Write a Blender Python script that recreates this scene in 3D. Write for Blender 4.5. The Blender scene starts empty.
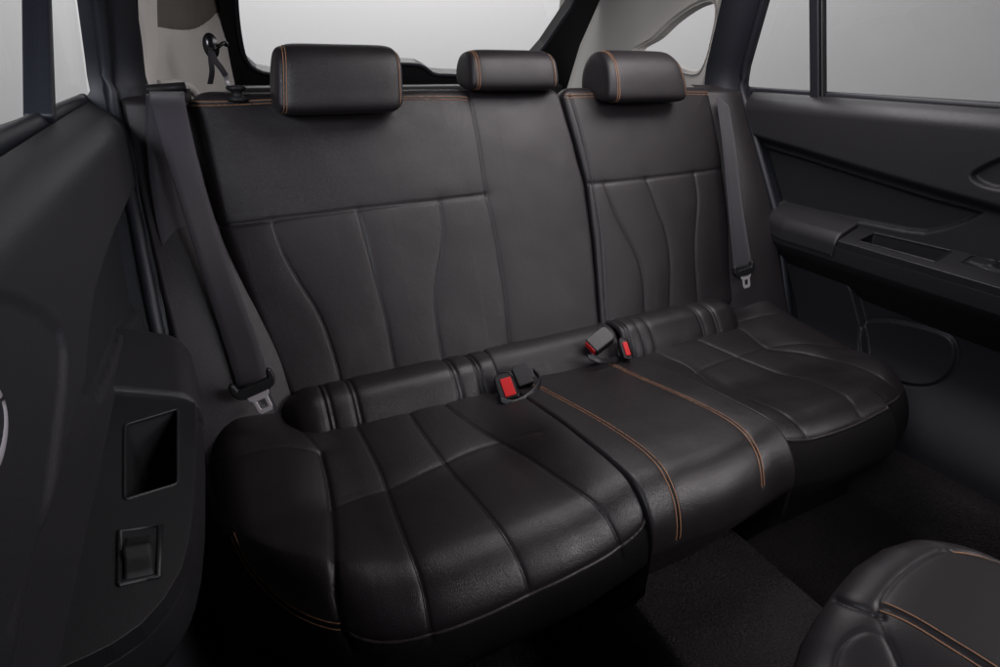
import bpy, bmesh, math, random
import numpy as np
from mathutils import Vector, noise
from mathutils.geometry import tessellate_polygon
random.seed(7); np.random.seed(7)
SC = bpy.context.scene
COL = SC.collection

# ------------------------------------------------------------------ camera
CAM = np.array([-.6217, -.9953, .9314]); YAW, PITCH, ROLL, FPX = .4628, .43881, .0087, 573.2
def _rot():
    cy, sy = math.cos(YAW), math.sin(YAW); cp, sp = math.cos(PITCH), math.sin(PITCH)
    f = np.array([sy*cp, cy*cp, -sp]); r = np.array([cy, -sy, 0.]); u = np.cross(r, f)
    cr, sr = math.cos(ROLL), math.sin(ROLL)
    return np.array([r*cr+u*sr, -r*sr+u*cr, f])
MR = _rot()
cd = bpy.data.cameras.new('camera'); cam = bpy.data.objects.new('camera', cd); COL.objects.link(cam)
from mathutils import Matrix
cam.matrix_world = Matrix([[MR[0][i], MR[1][i], -MR[2][i], CAM[i]] for i in range(3)] + [[0, 0, 0, 1]])
cd.sensor_width = 36; cd.lens = FPX/1000*36; cd.clip_start = .01; cd.clip_end = 100
SC.camera = cam

# ------------------------------------------------------------------ world, lamps, exposure
w = bpy.data.worlds.new('World'); SC.world = w; w.use_nodes = True
bg = w.node_tree.nodes['Background']; bg.inputs[0].default_value = (.8, .85, 1, 1); bg.inputs[1].default_value = .012
SC.view_settings.view_transform = 'Standard'; SC.view_settings.look = 'None'
SC.view_settings.exposure = 0; SC.view_settings.gamma = 1
def lamp(name, loc, target, size, power, col=(1, 1, 1), sy=None, spread=180):
    l = bpy.data.lights.new(name, 'AREA'); l.energy = power; l.color = col
    l.shape = 'RECTANGLE'; l.size = size; l.size_y = sy or size; l.spread = math.radians(spread)
    o = bpy.data.objects.new(name, l); COL.objects.link(o); o.location = loc
    o.rotation_euler = (Vector(target)-Vector(loc)).to_track_quat('-Z', 'Y').to_euler()
    return o
lamp('softbox_front', (.80, -1.25, 1.05), (-.02, -.45, .36), 1.2, 3.3, (1, .94, .97), .26, spread=80)
lamp('softbox_overhead', (.30, -.10, 1.28), (.27, .05, .6), .85, 6.2, (1, .945, .965), .4, spread=165)
lamp('softbox_side', (-1.5, -1.2, 1.45), (-.6, -.1, .8), .6, 12, (.88, .91, 1), .4, spread=120)
lamp('door_fill_lamp', (-.05, -1.70, 1.28), (-.80, -.45, .86), .5, .6, (.90, .92, 1), .3, spread=26)  # added fill with no visible source, brightens the top of the left door
lamp('backdrop_lamp', (.8, 2.5, 4.6), (1.1, 5.0, 1.6), 1.6, 560)

# ------------------------------------------------------------------ pixel tracing helpers (reference pixel -> point on a real plane)
def ray(u, v):
    return np.array([(u-500)/FPX, -(v-333.5)/FPX, 1.]) @ MR
def W(u, v, x=None, y=None, z=None, p0=None, n=None):
    d = ray(u, v)
    if x is not None: t = (x-CAM[0])/d[0]
    elif y is not None: t = (y-CAM[1])/d[1]
    elif z is not None: t = (z-CAM[2])/d[2]
    else: t = ((np.array(p0)-CAM)@np.array(n))/(d@np.array(n))
    return CAM+t*d
def project(P):
    d = (P-CAM)@MR.T; zz = np.maximum(d[..., 2], 1e-4)
    return np.stack([500+FPX*d[..., 0]/zz, 333.5-FPX*d[..., 1]/zz], -1)
def catmull(pts, step=None, n=None, closed=False):
    p = np.array(pts, float)
    if closed: p = np.vstack([p[-1], p, p[0], p[1]])
    else: p = np.vstack([2*p[0]-p[1], p, 2*p[-1]-p[-2]])
    out = []
    for i in range(1, len(p)-2):
        for t in np.linspace(0, 1, 24, endpoint=False):
            a, b, c, d = p[i-1], p[i], p[i+1], p[i+2]
            out.append(.5*((2*b)+(c-a)*t+(2*a-5*b+4*c-d)*t*t+(-a+3*b-3*c+d)*t**3))
    out.append(p[-2]); out = np.array(out)
    return resample(out, step, n)
def resample(p, step=None, n=None):
    p = np.array(p, float)
    L = np.r_[0, np.cumsum(np.linalg.norm(np.diff(p, axis=0), axis=1))]
    if n is None: n = max(2, int(round(L[-1]/step))+1)
    s = np.linspace(0, L[-1], n)
    return np.stack([np.interp(s, L, p[:, k]) for k in range(p.shape[1])], 1)

# ------------------------------------------------------------------ materials
MATS = {}
def mat(name, col, rough=.5, bump=None, spec=.5, metal=0, coat=0, var=0., sheen=0, rvar=0., fine=0.):
    """bump: list of (kind, scale, strength, distance)"""
    m = bpy.data.materials.new(name); m.use_nodes = True; nt = m.node_tree; N = nt.nodes; L = nt.links
    b = N['Principled BSDF']; b.inputs['Base Color'].default_value = (*col, 1); b.inputs['Roughness'].default_value = rough
    b.inputs['Specular IOR Level'].default_value = spec; b.inputs['Metallic'].default_value = metal
    b.inputs['Coat Weight'].default_value = coat; b.inputs['Sheen Weight'].default_value = sheen
    tc = N.new('ShaderNodeTexCoord')
    if var:
        n1 = N.new('ShaderNodeTexNoise'); n1.inputs['Scale'].default_value = 9; n1.inputs['Detail'].default_value = 6
        L.new(tc.outputs['Object'], n1.inputs['Vector'])
        mx = N.new('ShaderNodeMix'); mx.data_type = 'RGBA'
        mx.inputs[6].default_value = (*[c*(1-var) for c in col], 1); mx.inputs[7].default_value = (*[c*(1+var) for c in col], 1)
        L.new(n1.outputs['Fac'], mx.inputs[0]); L.new(mx.outputs[2], b.inputs['Base Color'])
    if fine:
        n3 = N.new('ShaderNodeTexNoise'); n3.inputs['Scale'].default_value = 330; n3.inputs['Detail'].default_value = 3
        L.new(tc.outputs['Object'], n3.inputs['Vector']); m3 = N.new('ShaderNodeMix'); m3.data_type = 'RGBA'; m3.blend_type = 'MULTIPLY'; m3.inputs[0].default_value = 1
        r3 = N.new('ShaderNodeMapRange'); r3.inputs[1].default_value = .35; r3.inputs[2].default_value = .65; r3.inputs[3].default_value = 1-fine; r3.inputs[4].default_value = 1+fine
        L.new(n3.outputs['Fac'], r3.inputs[0]); L.new(mx.outputs[2], m3.inputs[6]); L.new(r3.outputs[0], m3.inputs[7]); L.new(m3.outputs[2], b.inputs['Base Color'])
    if rvar:
        n2 = N.new('ShaderNodeTexNoise'); n2.inputs['Scale'].default_value = 14; n2.inputs['Detail'].default_value = 5
        L.new(tc.outputs['Object'], n2.inputs['Vector'])
        mr = N.new('ShaderNodeMapRange'); mr.inputs[1].default_value = .3; mr.inputs[2].default_value = .7
        mr.inputs[3].default_value = rough-rvar; mr.inputs[4].default_value = rough+rvar
        L.new(n2.outputs['Fac'], mr.inputs[0]); L.new(mr.outputs[0], b.inputs['Roughness'])
    prev = None
    for kind, sc, st, dist in (bump or []):
        if kind == 'voronoi':
            t = N.new('ShaderNodeTexVoronoi'); t.feature = 'DISTANCE_TO_EDGE'; out = t.outputs['Distance']
            nz = N.new('ShaderNodeTexNoise'); nz.inputs['Scale'].default_value = sc*.5
            L.new(tc.outputs['Object'], nz.inputs['Vector'])
            va = N.new('ShaderNodeVectorMath'); va.operation = 'MULTIPLY_ADD'
            va.inputs[1].default_value = (.6/sc,)*3
            L.new(nz.outputs['Color'], va.inputs[0]); L.new(tc.outputs['Object'], va.inputs[2])
            L.new(va.outputs[0], t.inputs['Vector'])
        elif kind == 'wave':
            t = N.new('ShaderNodeTexWave'); out = t.outputs['Fac']; L.new(tc.outputs['Object'], t.inputs['Vector'])
            t.bands_direction = 'DIAGONAL'
        else:
            t = N.new('ShaderNodeTexNoise'); t.inputs['Detail'].default_value = 4; out = t.outputs['Fac']
            L.new(tc.outputs['Object'], t.inputs['Vector'])
        t.inputs['Scale'].default_value = sc
        bp = N.new('ShaderNodeBump'); bp.inputs['Strength'].default_value = st; bp.inputs['Distance'].default_value = dist
        L.new(out, bp.inputs['Height'])
        if prev: L.new(prev.outputs[0], bp.inputs['Normal'])
        prev = bp
    if prev: L.new(prev.outputs[0], b.inputs['Normal'])
    MATS[name] = m; return m
LEATHER = mat('black_leather', (.0136, .0112, .0126), .41, [('voronoi', 430, .62, .0007), ('noise', 60, .15, .002)], .5, var=.12, rvar=.05)
LEATHER2 = mat('black_leather_fine', (.0130, .0106, .0120), .45, [('voronoi', 480, .65, .0007), ('noise', 50, .15, .002)], .45, var=.12, rvar=.05)
VINYL = mat('grained_vinyl', (.0155, .0128, .0144), .5, [('voronoi', 380, .6, .0008)], .5, var=.1)
SOFT = mat('soft_touch_trim', (.0155, .0148, .0178), .50, [('voronoi', 600, .5, .0006)], .5, var=.1)
PLASTIC = mat('hard_black_plastic', (.010, .0096, .011), .42, [('noise', 900, .3, .0004)], .5, var=.1)
PLASTIC_D = mat('matte_black_plastic', (.009, .009, .010), .55, [('noise', 700, .3, .0004)], .35, var=.1)
INSERT = mat('dark_door_insert', (.011, .011, .014), .62, [('noise', 1000, .4, .0005)], .35, var=.1)
GLOSS = mat('gloss_black_plastic', (.008, .008, .009), .18, None, .5)
RUBBER = mat('rubber_seal', (.012, .013, .018), .5, [('noise', 300, .2, .0005)], .4)
WEB = mat('seat_belt_webbing', (.031, .0275, .035), .55, [('wave', 260, .5, .0006)], .4, sheen=.2)
THREAD = mat('orange_thread', (.32, .17, .095), .6, None, .3)
THREAD_D = mat('dark_thread', (.006, .005, .006), .6, None, .3)
PIPING = mat('leather_piping', (.030, .025, .026), .4, [('noise', 500, .3, .0004)], .5)
CHROME = mat('brushed_steel', (.62, .59, .62), .45, [('noise', 400, .1, .0003)], .5, metal=.55)
RED = mat('red_button', (.55, .012, .015), .35, None, .5)
BEIGE = mat('beige_pillar_trim', (.70, .675, .635), .6, [('voronoi', 500, .3, .0005)], .3, var=.04)
HEADL = mat('greige_headliner_cloth', (.20, .185, .165), .9, [('noise', 500, .6, .001)], .1, var=.1)
CARPET = mat('black_carpet', (.024, .0215, .0215), .95, [('noise', 260, 1, .006)], .1, var=.4, fine=.35)
BLACK = mat('black_painted_frame', (.006, .006, .007), .5, None, .4)
BLACKSKIRT = mat('black_skirt', (.0035, .003, .0033), .8, [('noise', 500, .5, .001)], .15, var=.2)  # near-black, far darker than the pad leather above the piping
SEATL = mat('front_seat_leather', (.0145, .0122, .0136), .45, [('voronoi', 620, .35, .0005)], .45, var=.1)
PAPER = mat('backdrop_paper', (.42, .415, .42), .9, None, .1)
gm = bpy.data.materials.new('window_glass'); gm.use_nodes = True; MATS['glass'] = gm
_n = gm.node_tree.nodes; _l = gm.node_tree.links; _n.clear()
_o = _n.new('ShaderNodeOutputMaterial'); _m = _n.new('ShaderNodeMixShader'); _t = _n.new('ShaderNodeBsdfTransparent'); _g = _n.new('ShaderNodeBsdfGlossy')
_f = _n.new('ShaderNodeFresnel'); _f.inputs[0].default_value = 1.3; _g.inputs['Roughness'].default_value = .02
_t.inputs[0].default_value = (.90, .90, .90, 1)
_m.inputs[0].default_value = .035; _l.new(_t.outputs[0], _m.inputs[1]); _l.new(_g.outputs[0], _m.inputs[2]); _l.new(_m.outputs[0], _o.inputs[0])
GLASS = gm

# ------------------------------------------------------------------ object helpers
def thing(name, label, cat, loc=(0, 0, 0), group=None):
    o = bpy.data.objects.new(name, None); COL.objects.link(o); o.empty_display_size = .05
    o.location = loc; o['label'] = label; o['category'] = cat
    if group: o['group'] = group
    return o
def obj(name, verts, faces, m, parent=None, smooth=True, label=None):
    me = bpy.data.meshes.new(name); me.from_pydata([tuple(map(float, v)) for v in verts], [], [tuple(map(int, f)) for f in faces]); me.update()
    if smooth: me.polygons.foreach_set('use_smooth', [True]*len(me.polygons))
    me.materials.append(m)
    o = bpy.data.objects.new(name, me); COL.objects.link(o)
    if parent:
        o.parent = parent
        top = parent
        off = Vector((0, 0, 0))
        while top: off += top.location; top = top.parent
        o.location = -off
        # geometry is written in world coordinates; shift so the part sits under its thing
    if label: o['label'] = label
    return o
def bevel(o, w_=.002, seg=3, ang=35):
    b = o.modifiers.new('bevel', 'BEVEL'); b.width = w_; b.segments = seg; b.limit_method = 'ANGLE'; b.angle_limit = math.radians(ang)
    b.harden_normals = False; return o
class MB:
    def __init__(s): s.v = []; s.f = []
    def add(s, v, f):
        k = len(s.v); s.v += [tuple(x) for x in v]; s.f += [tuple(i+k for i in g) for g in f]; return s
    def grid(s, P, closed_i=False, closed_j=False, flip=False):
        m, n = P.shape[:2]; f = []
        for i in range(m if closed_i else m-1):
            for j in range(n if closed_j else n-1):
                a, b, c, d = i*n+j, ((i+1) % m)*n+j, ((i+1) % m)*n+(j+1) % n, i*n+(j+1) % n
                f.append((a, d, c, b) if flip else (a, b, c, d))
        return s.add(P.reshape(-1, 3), f)
    def tube(s, path, r, seg=10, flat=1., up=(0, 0, 1), caps=True):
        path = np.array(path, float); n = len(path); T = np.gradient(path, axis=0); T /= np.linalg.norm(T, axis=1)[:, None]+1e-12
        up = np.array(up, float); rings = []
        rr = np.full(n, r) if np.isscalar(r) else np.array(r)
        for i in range(n):
            a = np.cross(T[i], up)
            if np.linalg.norm(a) < 1e-3: a = np.cross(T[i], (1, 0, .1))
            a /= np.linalg.norm(a); b = np.cross(a, T[i])
            rings.append([path[i]+rr[i]*(math.cos(q)*a+flat*math.sin(q)*b) for q in np.linspace(0, 2*math.pi, seg, endpoint=False)])
        s.grid(np.array(rings), closed_j=True)
        if caps:
            k = len(s.v)-n*seg; s.f.append(tuple(range(k+seg-1, k-1, -1))); s.f.append(tuple(range(k+(n-1)*seg, k+n*seg)))
        return s
    def box(s, c, ex, ey, ez):
        c, ex, ey, ez = [np.array(q, float) for q in (c, ex, ey, ez)]
        v = [c+i*ex+j*ey+k*ez for i in (-1, 1) for j in (-1, 1) for k in (-1, 1)]
        if np.dot(np.cross(ex, ey), ez) > 0: f = [(0, 1, 3, 2), (4, 6, 7, 5), (0, 4, 5, 1), (2, 3, 7, 6), (0, 2, 6, 4), (1, 5, 7, 3)]
        else: f = [(2, 3, 1, 0), (5, 7, 6, 4), (1, 5, 4, 0), (6, 7, 3, 2), (4, 6, 2, 0), (3, 7, 5, 1)]
        return s.add(v, f)
    def build(s, name, m, parent=None, smooth=True, label=None): return obj(name, s.v, s.f, m, parent, smooth, label)
def slab(outline, nrm, th, holes=()):
    """extruded polygon (3D coplanar-ish points), th along nrm, optional holes"""
    nrm = np.array(nrm, float); nrm /= np.linalg.norm(nrm)
    loops = [np.array(outline, float)]+[np.array(h, float) for h in holes]
    tri = tessellate_polygon([[Vector(p) for p in l] for l in loops])
    V = np.vstack(loops); n = len(V); mb = MB(); f = []
    a, b, c = [V[i] for i in tri[0]]
    flip = np.dot(np.cross(b-a, c-a), nrm) < 0
    for t in tri:
        t = t[::-1] if flip else t
        f.append(tuple(t)); f.append(tuple(i+n for i in t[::-1]))
    k = 0
    for l in loops:
        for i in range(len(l)): a, b = k+i, k+(i+1) % len(l); f.append((a, b, b+n, a+n))
        k += len(l)
    mb.add(np.vstack([V, V-nrm*th]), f); return mb
def fixn(o):
    bm = bmesh.new(); bm.from_mesh(o.data); bmesh.ops.recalc_face_normals(bm, faces=bm.faces); bm.to_mesh(o.data); bm.free(); return o
def pillow(outline, zt, zb, r, axis=2, dome=0., n=7, cap=True):
    """closed plan outline (2D) -> rounded-top prism rings; zt/zb scalars; returns MB. outline counterclockwise"""
    o = np.array(outline, float); k = len(o)
    T = np.roll(o, -1, 0)-np.roll(o, 1, 0); T /= np.linalg.norm(T, axis=1)[:, None]+1e-9; Nn = np.stack([-T[:, 1], T[:, 0]], 1)
    rings = [np.c_[o, np.full(k, zb)]]
    for q in np.linspace(0, math.pi/2, n):
        rings.append(np.c_[o+Nn*r*(1-math.cos(q)), np.full(k, zt-r+r*math.sin(q))])
    c = o.mean(0)
    for s_ in (.8, .6, .4, .2, .03):
        inner = rings[n][:, :2]; rings.append(np.c_[c+(inner-c)*s_, np.full(k, zt+dome*(1-s_*s_))])
        if not cap: rings.pop(); break
    mb = MB(); mb.grid(np.array(rings), closed_j=True)
    return mb

class Surf:
    """dense parametric surface; seams are pressed into it, stitches are sewn on it"""
    def __init__(s, P, skirt=0):
        s.P = P; s.m, s.n = P.shape[:2]; s.P0 = P.copy()
    def N(s):
        a = np.gradient(s.P, axis=0); b = np.gradient(s.P, axis=1); n = np.cross(a, b)
        n /= np.linalg.norm(n, axis=2)[..., None]+1e-12
        return n*s.sg if hasattr(s, 'sg') else n
    def orient(s, toward=CAM):
        n = s.N(); d = toward-s.P
        s.sg = 1 if np.median(np.sum(n*d, 2)) > 0 else -1
        return s
    def trace(s, px, smooth=True, step=3.):
        c = catmull(px, step=step) if smooth else resample(px, step=step)
        q = project(s.P0); n = s.N(); vis = np.sum(n*(CAM-s.P0), 2) > 0
        flat = q.reshape(-1, 2); gi = np.gradient(q, axis=0); gj = np.gradient(q, axis=1); out = []
        pen = np.where(vis.ravel(), 0, 1e6)
        for p in c:
            k = int(np.argmin(np.sum((flat-p)**2, 1)+pen)); i, j = divmod(k, s.n)
            J = np.stack([gi[i, j], gj[i, j]], 1)
            try: d = np.linalg.solve(J, p-q[i, j])
            except Exception: d = np.zeros(2)
            d = np.clip(d, -1, 1); out.append([min(max(i+d[0], 0), s.m-1), min(max(j+d[1], 0), s.n-1)])
        out = np.array(out)
        for _ in range(10):
            if len(out) > 4: out[1:-1] = (out[:-2]+2*out[1:-1]+out[2:])/4
        return out
    def samp(s, A, ij):
        i = np.clip(ij[:, 0], 0, s.m-1.001); j = np.clip(ij[:, 1], 0, s.n-1.001); a = i.astype(int); b = j.astype(int)
        u = (i-a)[:, None]; v = (j-b)[:, None]
        return A[a, b]*(1-u)*(1-v)+A[a+1, b]*u*(1-v)+A[a, b+1]*(1-u)*v+A[a+1, b+1]*u*v
    def dist(s, ij):
        c = resample(s.samp(s.P0, ij), step=.002); lo = c.min(0)-.05; hi = c.max(0)+.05
        F = s.P0.reshape(-1, 3); D = np.full(len(F), 1.); k = np.where(np.all((F > lo) & (F < hi), 1))[0]
        for a in range(0, len(k), 20000):
            kk = k[a:a+20000]; D[kk] = np.sqrt(((F[kk, None]-c[None])**2).sum(2).min(1))
        return D.reshape(s.m, s.n)
    def groove(s, curves, depth=.004, w_=.0035, pd=.004, pw=.016):
        n = s.N(); H = np.zeros((s.m, s.n)); Hp = np.zeros((s.m, s.n))
        for ij in curves:
            d = s.dist(ij); H = np.maximum(H, depth*np.exp(-(d/w_)**1.4)); Hp = np.maximum(Hp, pd*np.exp(-d/pw))
        s.P = s.P-n*(H+Hp)[..., None]
    def lumps(s, amp, sc, seed=0):
        n = s.N(); F = s.P0.reshape(-1, 3)
        h = np.array([noise.noise(Vector(((p[0]+seed)*sc, p[1]*sc, p[2]*sc)))+.5*noise.noise(Vector(((p[0]+seed)*sc*2.3, p[1]*sc*2.3, p[2]*sc*2.3+9))) for p in F[:, :]]).reshape(s.m, s.n)
        s.P = s.P+n*(amp*h)[..., None]
    def path(s, ij, off=0., lift=0., step=.002):
        p = s.samp(s.P, ij); n = s.samp(s.N(), ij); T = np.gradient(p, axis=0); T /= np.linalg.norm(T, axis=1)[:, None]+1e-9
        sd = np.cross(T, n); sd /= np.linalg.norm(sd, axis=1)[:, None]+1e-9
        if off:
            gi = s.samp(np.gradient(s.P0, axis=0), ij); gj = s.samp(np.gradient(s.P0, axis=1), ij)
            a, b, c = (gi*gi).sum(1), (gi*gj).sum(1), (gj*gj).sum(1); u = (gi*sd).sum(1)*off; v = (gj*sd).sum(1)*off
            det = a*c-b*b+1e-18; ij = ij+np.stack([(c*u-b*v)/det, (a*v-b*u)/det], 1)
            p = s.samp(s.P, ij); n = s.samp(s.N(), ij)
        q = np.hstack([p+n*lift, n]); return resample(q, step=step)
    def mesh(s, name, m, parent, skirt=None, label=None):
        P = s.P
        if skirt is not None:   # push an extra ring outwards/backwards to give real thickness
            v = np.array(skirt, float)
            P = np.concatenate([(P[:1]+v), P, (P[-1:]+v)], 0); P = np.concatenate([P[:, :1]+v, P, P[:, -1:]+v], 1)
            P[0, 0] = P[1, 0]; P[0, -1] = P[1, -1]; P[-1, 0] = P[-2, 0]; P[-1, -1] = P[-2, -1]
        return MB().grid(P, flip=(s.sg < 0)).build(name, m, parent, label=label)
def split_mesh(S_, ijs, name, m, name2, m2, parent, sides=True):
    """cut the pad along a traced line: the leather top and the dark skirt below it"""
    A = np.concatenate(ijs); A = A[np.argsort(A[:, 0])]; cut = np.interp(np.arange(S_.m), A[:, 0], A[:, 1])
    R_ = int(round(float(np.median(cut)))); Q = np.zeros_like(S_.P)
    for i in range(S_.m):   # slide the rows so that row R_ runs exactly along the cut
        jj = np.interp(np.arange(S_.n), [0, R_, S_.n-1], [0, cut[i], S_.n-1])
        Q[i] = S_.samp(S_.P, np.stack([np.full(S_.n, float(i)), jj], 1)); 
    V = Q.reshape(-1, 3); top, low = [], []
    for i in range(S_.m-1):
        c = R_
        for j in range(S_.n-1):
            f = (i*S_.n+j, (i+1)*S_.n+j, (i+1)*S_.n+j+1, i*S_.n+j+1); f = f[::-1] if S_.sg < 0 else f
            (top if j < c else low).append(f)
    # side skirts closing the pad down to the base
    for row, fl in (((0, 1), (S_.m-1, -1)) if sides else ()):
        k0 = len(V); E_ = Q[row]+np.array([0, 0, -.06]); V = np.vstack([V, E_])
        for j in range(S_.n-1): low.append((row*S_.n+j, row*S_.n+j+1, k0+j+1, k0+j))
    for nm, F, mm in ((name, top, m), (name2, low, m2)):
        F = np.array(F); u, inv = np.unique(F, return_inverse=True); o = obj(nm, V[u], inv.reshape(F.shape), mm, parent)
def stitches(surf, curves, name, m, parent, offs=(0,), pitch=.0048, ln=.0036, r=.0007, lift=.0006, label=None):
    mb = MB()
    for ij in curves:
        for off in offs:
            q = surf.path(ij, off, lift, step=pitch); p, nn = q[:, :3], q[:, 3:]
            T = np.gradient(p, axis=0)
            for k in range(len(p)):
                t = T[k]/(np.linalg.norm(T[k])+1e-9); n = nn[k]/(np.linalg.norm(nn[k])+1e-9); sd = np.cross(t, n)
                t = t+sd*.10; a = p[k]-t*ln/2; b = p[k]+t*ln/2; c = p[k]+n*r*.9
                v = []
                for e, sc in ((a, .45), (p[k], 1), (b, .45)):
                    for q_ in range(6):
                        an = q_*math.pi/3; v.append(e+(math.cos(an)*sd*r+math.sin(an)*n*r*.9)*sc)
                f = []
                for i in range(2):
                    for j in range(6): f.append((i*6+j, i*6+(j+1) % 6, (i+1)*6+(j+1) % 6, (i+1)*6+j))
                f += [tuple(range(5, -1, -1)), tuple(range(12, 18))]
                mb.add(v, f)
    return mb.build(name, m, parent, label=label)
def piping(surf, ij, name, parent, r=.0022, lift=.0008, m=None):
    q = surf.path(ij, 0, lift, step=.004)[:, :3]
    return MB().tube(q, r, 8).build(name, m or PIPING, parent)
def cosp(n, e=.5):
    """spacing denser near both ends"""
    t = np.linspace(0, 1, n); return (1-e)*t+e*(.5-.5*np.cos(math.pi*t))
def roll(d, r):
    q = np.clip(r-d, 0, r); return r-np.sqrt(np.maximum(r*r-q*q, 0))

# ================================================================== BACKRESTS
BA = math.radians(25); BN = np.array([0, -math.cos(BA), math.sin(BA)]); BT = np.array([0, math.sin(BA), math.cos(BA)]); B0 = np.array([0, 0, .37])
def back_pad(xl, xr, t0, t1, m, n, rl, rr, rt, rb, bulge, rc=(.03, .03)):
    a = cosp(m, .75); b = cosp(n, .75); t = t0+(t1-t0)*b
    XL = np.interp(t, [p[0] for p in xl], [p[1] for p in xl]); XR = np.interp(t, [p[0] for p in xr], [p[1] for p in xr])
    XL = XL+roll(t1-t, rc[0])+roll(t-t0, .04); XR = XR-roll(t1-t, rc[1])-roll(t-t0, .04)
    A, T = np.meshgrid(a, t, indexing='ij'); X = XL[None]+(XR-XL)[None]*A
    dl, dr, dt, db = X-XL[None], XR[None]-X, t1-T, T-t0
    H = bulge*(1-np.exp(-np.minimum(np.minimum(dl, dr), np.minimum(dt, db*1.3))/.05))
    H = H-np.minimum(roll(dl, rl)+roll(dr, rr)+roll(dt, rt)+roll(db, rb), .09)
    P = B0+X[..., None]*np.array([1, 0, 0])+T[..., None]*BT+H[..., None]*BN
    return Surf(P).orient()
wide = thing('folding_seatback', 'wide black leather backrest section beside the left door, carrying two headrests', 'backrest', (-.25, .1, .37))
s = back_pad([(-.04, -.570), (.09, -.594), (.2, -.612), (.32, -.628), (.39, -.630), (.56, -.632)],
             [(-.04, .136), (.207, .162), (.338, .167), (.444, .158), (.56, .142)], -.035, .575, 330, 260, .028, .012, .03, .04, .006)
hs = s.trace([(214, 228), (260, 221), (300, 216), (380, 206), (440, 200), (487, 194)])
ms = s.trace([(469, 92), (475, 120), (481, 155), (487, 194), (494, 225), (500, 260), (506, 300), (511, 352)])
hs2 = s.trace([(487, 194), (530, 190), (590, 184)])
q1 = s.trace([(273, 222), (283, 252), (300, 283), (318, 312), (331, 345), (343, 388)])
q2 = s.trace([(358, 210), (367, 245), (376, 280), (386, 318), (392, 350), (396, 376)])
q3 = s.trace([(440, 201), (444, 235), (439, 265), (435, 295), (437, 325), (443, 360)])
tp = s.trace([(187, 105), (230, 103), (275, 101), (410, 98), (467, 98)])
s.lumps(.0022, 7, 1)
s.groove([hs], .0036, .0026, .003, .014); s.groove([ms], .0022, .0025, .003, .02); s.groove([q1, q2, q3], .0022, .0020, .0026, .018)
s.groove([tp], .0015, .002, .001, .01)
s.mesh('backrest_cover', LEATHER2, wide, skirt=-BN*.10+np.array([0, 0, -.0]))
stitches(s, [tp], 'orange_stitching', THREAD, wide, (-.0036, .0036), .0070, .0038, .0009)
stitches(s, [q1, q2, q3, ms], 'dark_stitching', THREAD_D, wide, (.0018,), .0056, .0034, .0006, .0002)
narrow = thing('folding_seatback', 'narrow black leather backrest section beside the right door, with one headrest', 'backrest', (.38, .1, .37))
s2 = back_pad([(-.04, .141), (.207, .170), (.338, .176), (.444, .166), (.56, .150)],
              [(-.04, .576), (.0, .582), (.182, .607), (.348, .622), (.423, .621), (.56, .613)], -.035, .575, 230, 250, .012, .028, .03, .04, .006)
e1 = s2.trace([(571, 95), (584, 140), (594, 184), (602, 240), (607, 322)])
g0 = s2.trace([(588, 184), (620, 181), (650, 178), (690, 173), (727, 168)])
p1 = s2.trace([(606, 184), (617, 215), (632, 243), (641, 265), (645, 290), (646, 316)])
p2 = s2.trace([(648, 179), (657, 205), (667, 232), (671, 262), (671, 308)])
p3 = s2.trace([(696, 173), (699, 200), (697, 225), (696, 260), (699, 300)])
tp2 = s2.trace([(566, 96), (600, 95), (685, 93), (711, 94)])
s2.lumps(.0018, 7, 5)
s2.groove([g0], .0036, .0026, .003, .014); s2.groove([e1], .003, .0025, .002, .01); s2.groove([p1, p2, p3], .0025, .0022, .0034, .018); s2.groove([tp2], .0015, .002, .001, .01)
s2.mesh('backrest_cover', LEATHER2, narrow, skirt=-BN*.10)
stitches(s2, [tp2], 'orange_stitching', THREAD, narrow, (-.0036, .0036), .0070, .0038, .0009)
stitches(s2, [p1, p2, p3], 'dark_stitching', THREAD_D, narrow, (.0018,), .0056, .0034, .0006, .0002)

def headrest(cx, half, prof, parent, rows=True, label=None, taper=.06, inset=(.016, .012), yaw=0.):
    """closed (y,z) profile swept across, shrinking into rounded ends"""
    pr_ = catmull(prof, n=72, closed=True)[:-1]; c = pr_.mean(0)
    xs = []; sc = []
    for q in np.linspace(-1, 1, 75):
        # superellipse end rounding
        x = math.sin(q*math.pi/2)*1.0; xs.append(x*half)
        sc.append((1-abs(x)**9)**(1/2.6) if abs(x) < 1 else 0.)
    P = np.zeros((75, 71, 3))
    for i, (x, k) in enumerate(zip(xs, sc)):
        k2 = .52+.48*k if k > .02 else .52*k/.02*0+.5*0
        k2 = max(k, .001)**.35 if k > 0 else .001
        P[i, :, 0] = cx+x; P[i, :, 1:] = c+(pr_-c)*k2
        tz = (P[i, :, 2]-c[1])/.06; P[i, :, 0] = cx+x*(1-taper*tz)+yaw*tz
    s_ = Surf(P); n = s_.N(); 
    s_.sg = 1 if np.mean(np.sum(n*(P-np.array([cx, c[0], c[1]])), 2)) > 0 else -1
    rings = []
    for sx in (-1, 1):
        ii = np.interp(sx*(half-inset[(sx+1)//2]), xs, np.arange(75)); rings.append(np.stack([np.full(71, ii), np.arange(71)], 1).astype(float))
    s_.groove(rings, .0022, .003, .0015, .01)
    o = MB().grid(s_.P, closed_j=True, flip=(s_.sg < 0)).build('headrest', LEATHER2, parent, label=label)
    if rows:
        stitches(s_, rings[:1], 'headrest_stitching', THREAD, o, (-.0028, .0028), .0062, .0040, .00065)
        stitches(s_, rings[1:], 'headrest_stitching', THREAD, o, (0,), .0062, .0040, .00065)
    for sx in (-.075, .075): MB().tube([(cx+sx, c[0]+.005, .80), (cx+sx, c[0]+.005, c[1])], .006, 12).build('headrest_post', CHROME, o)
    return o
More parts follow.
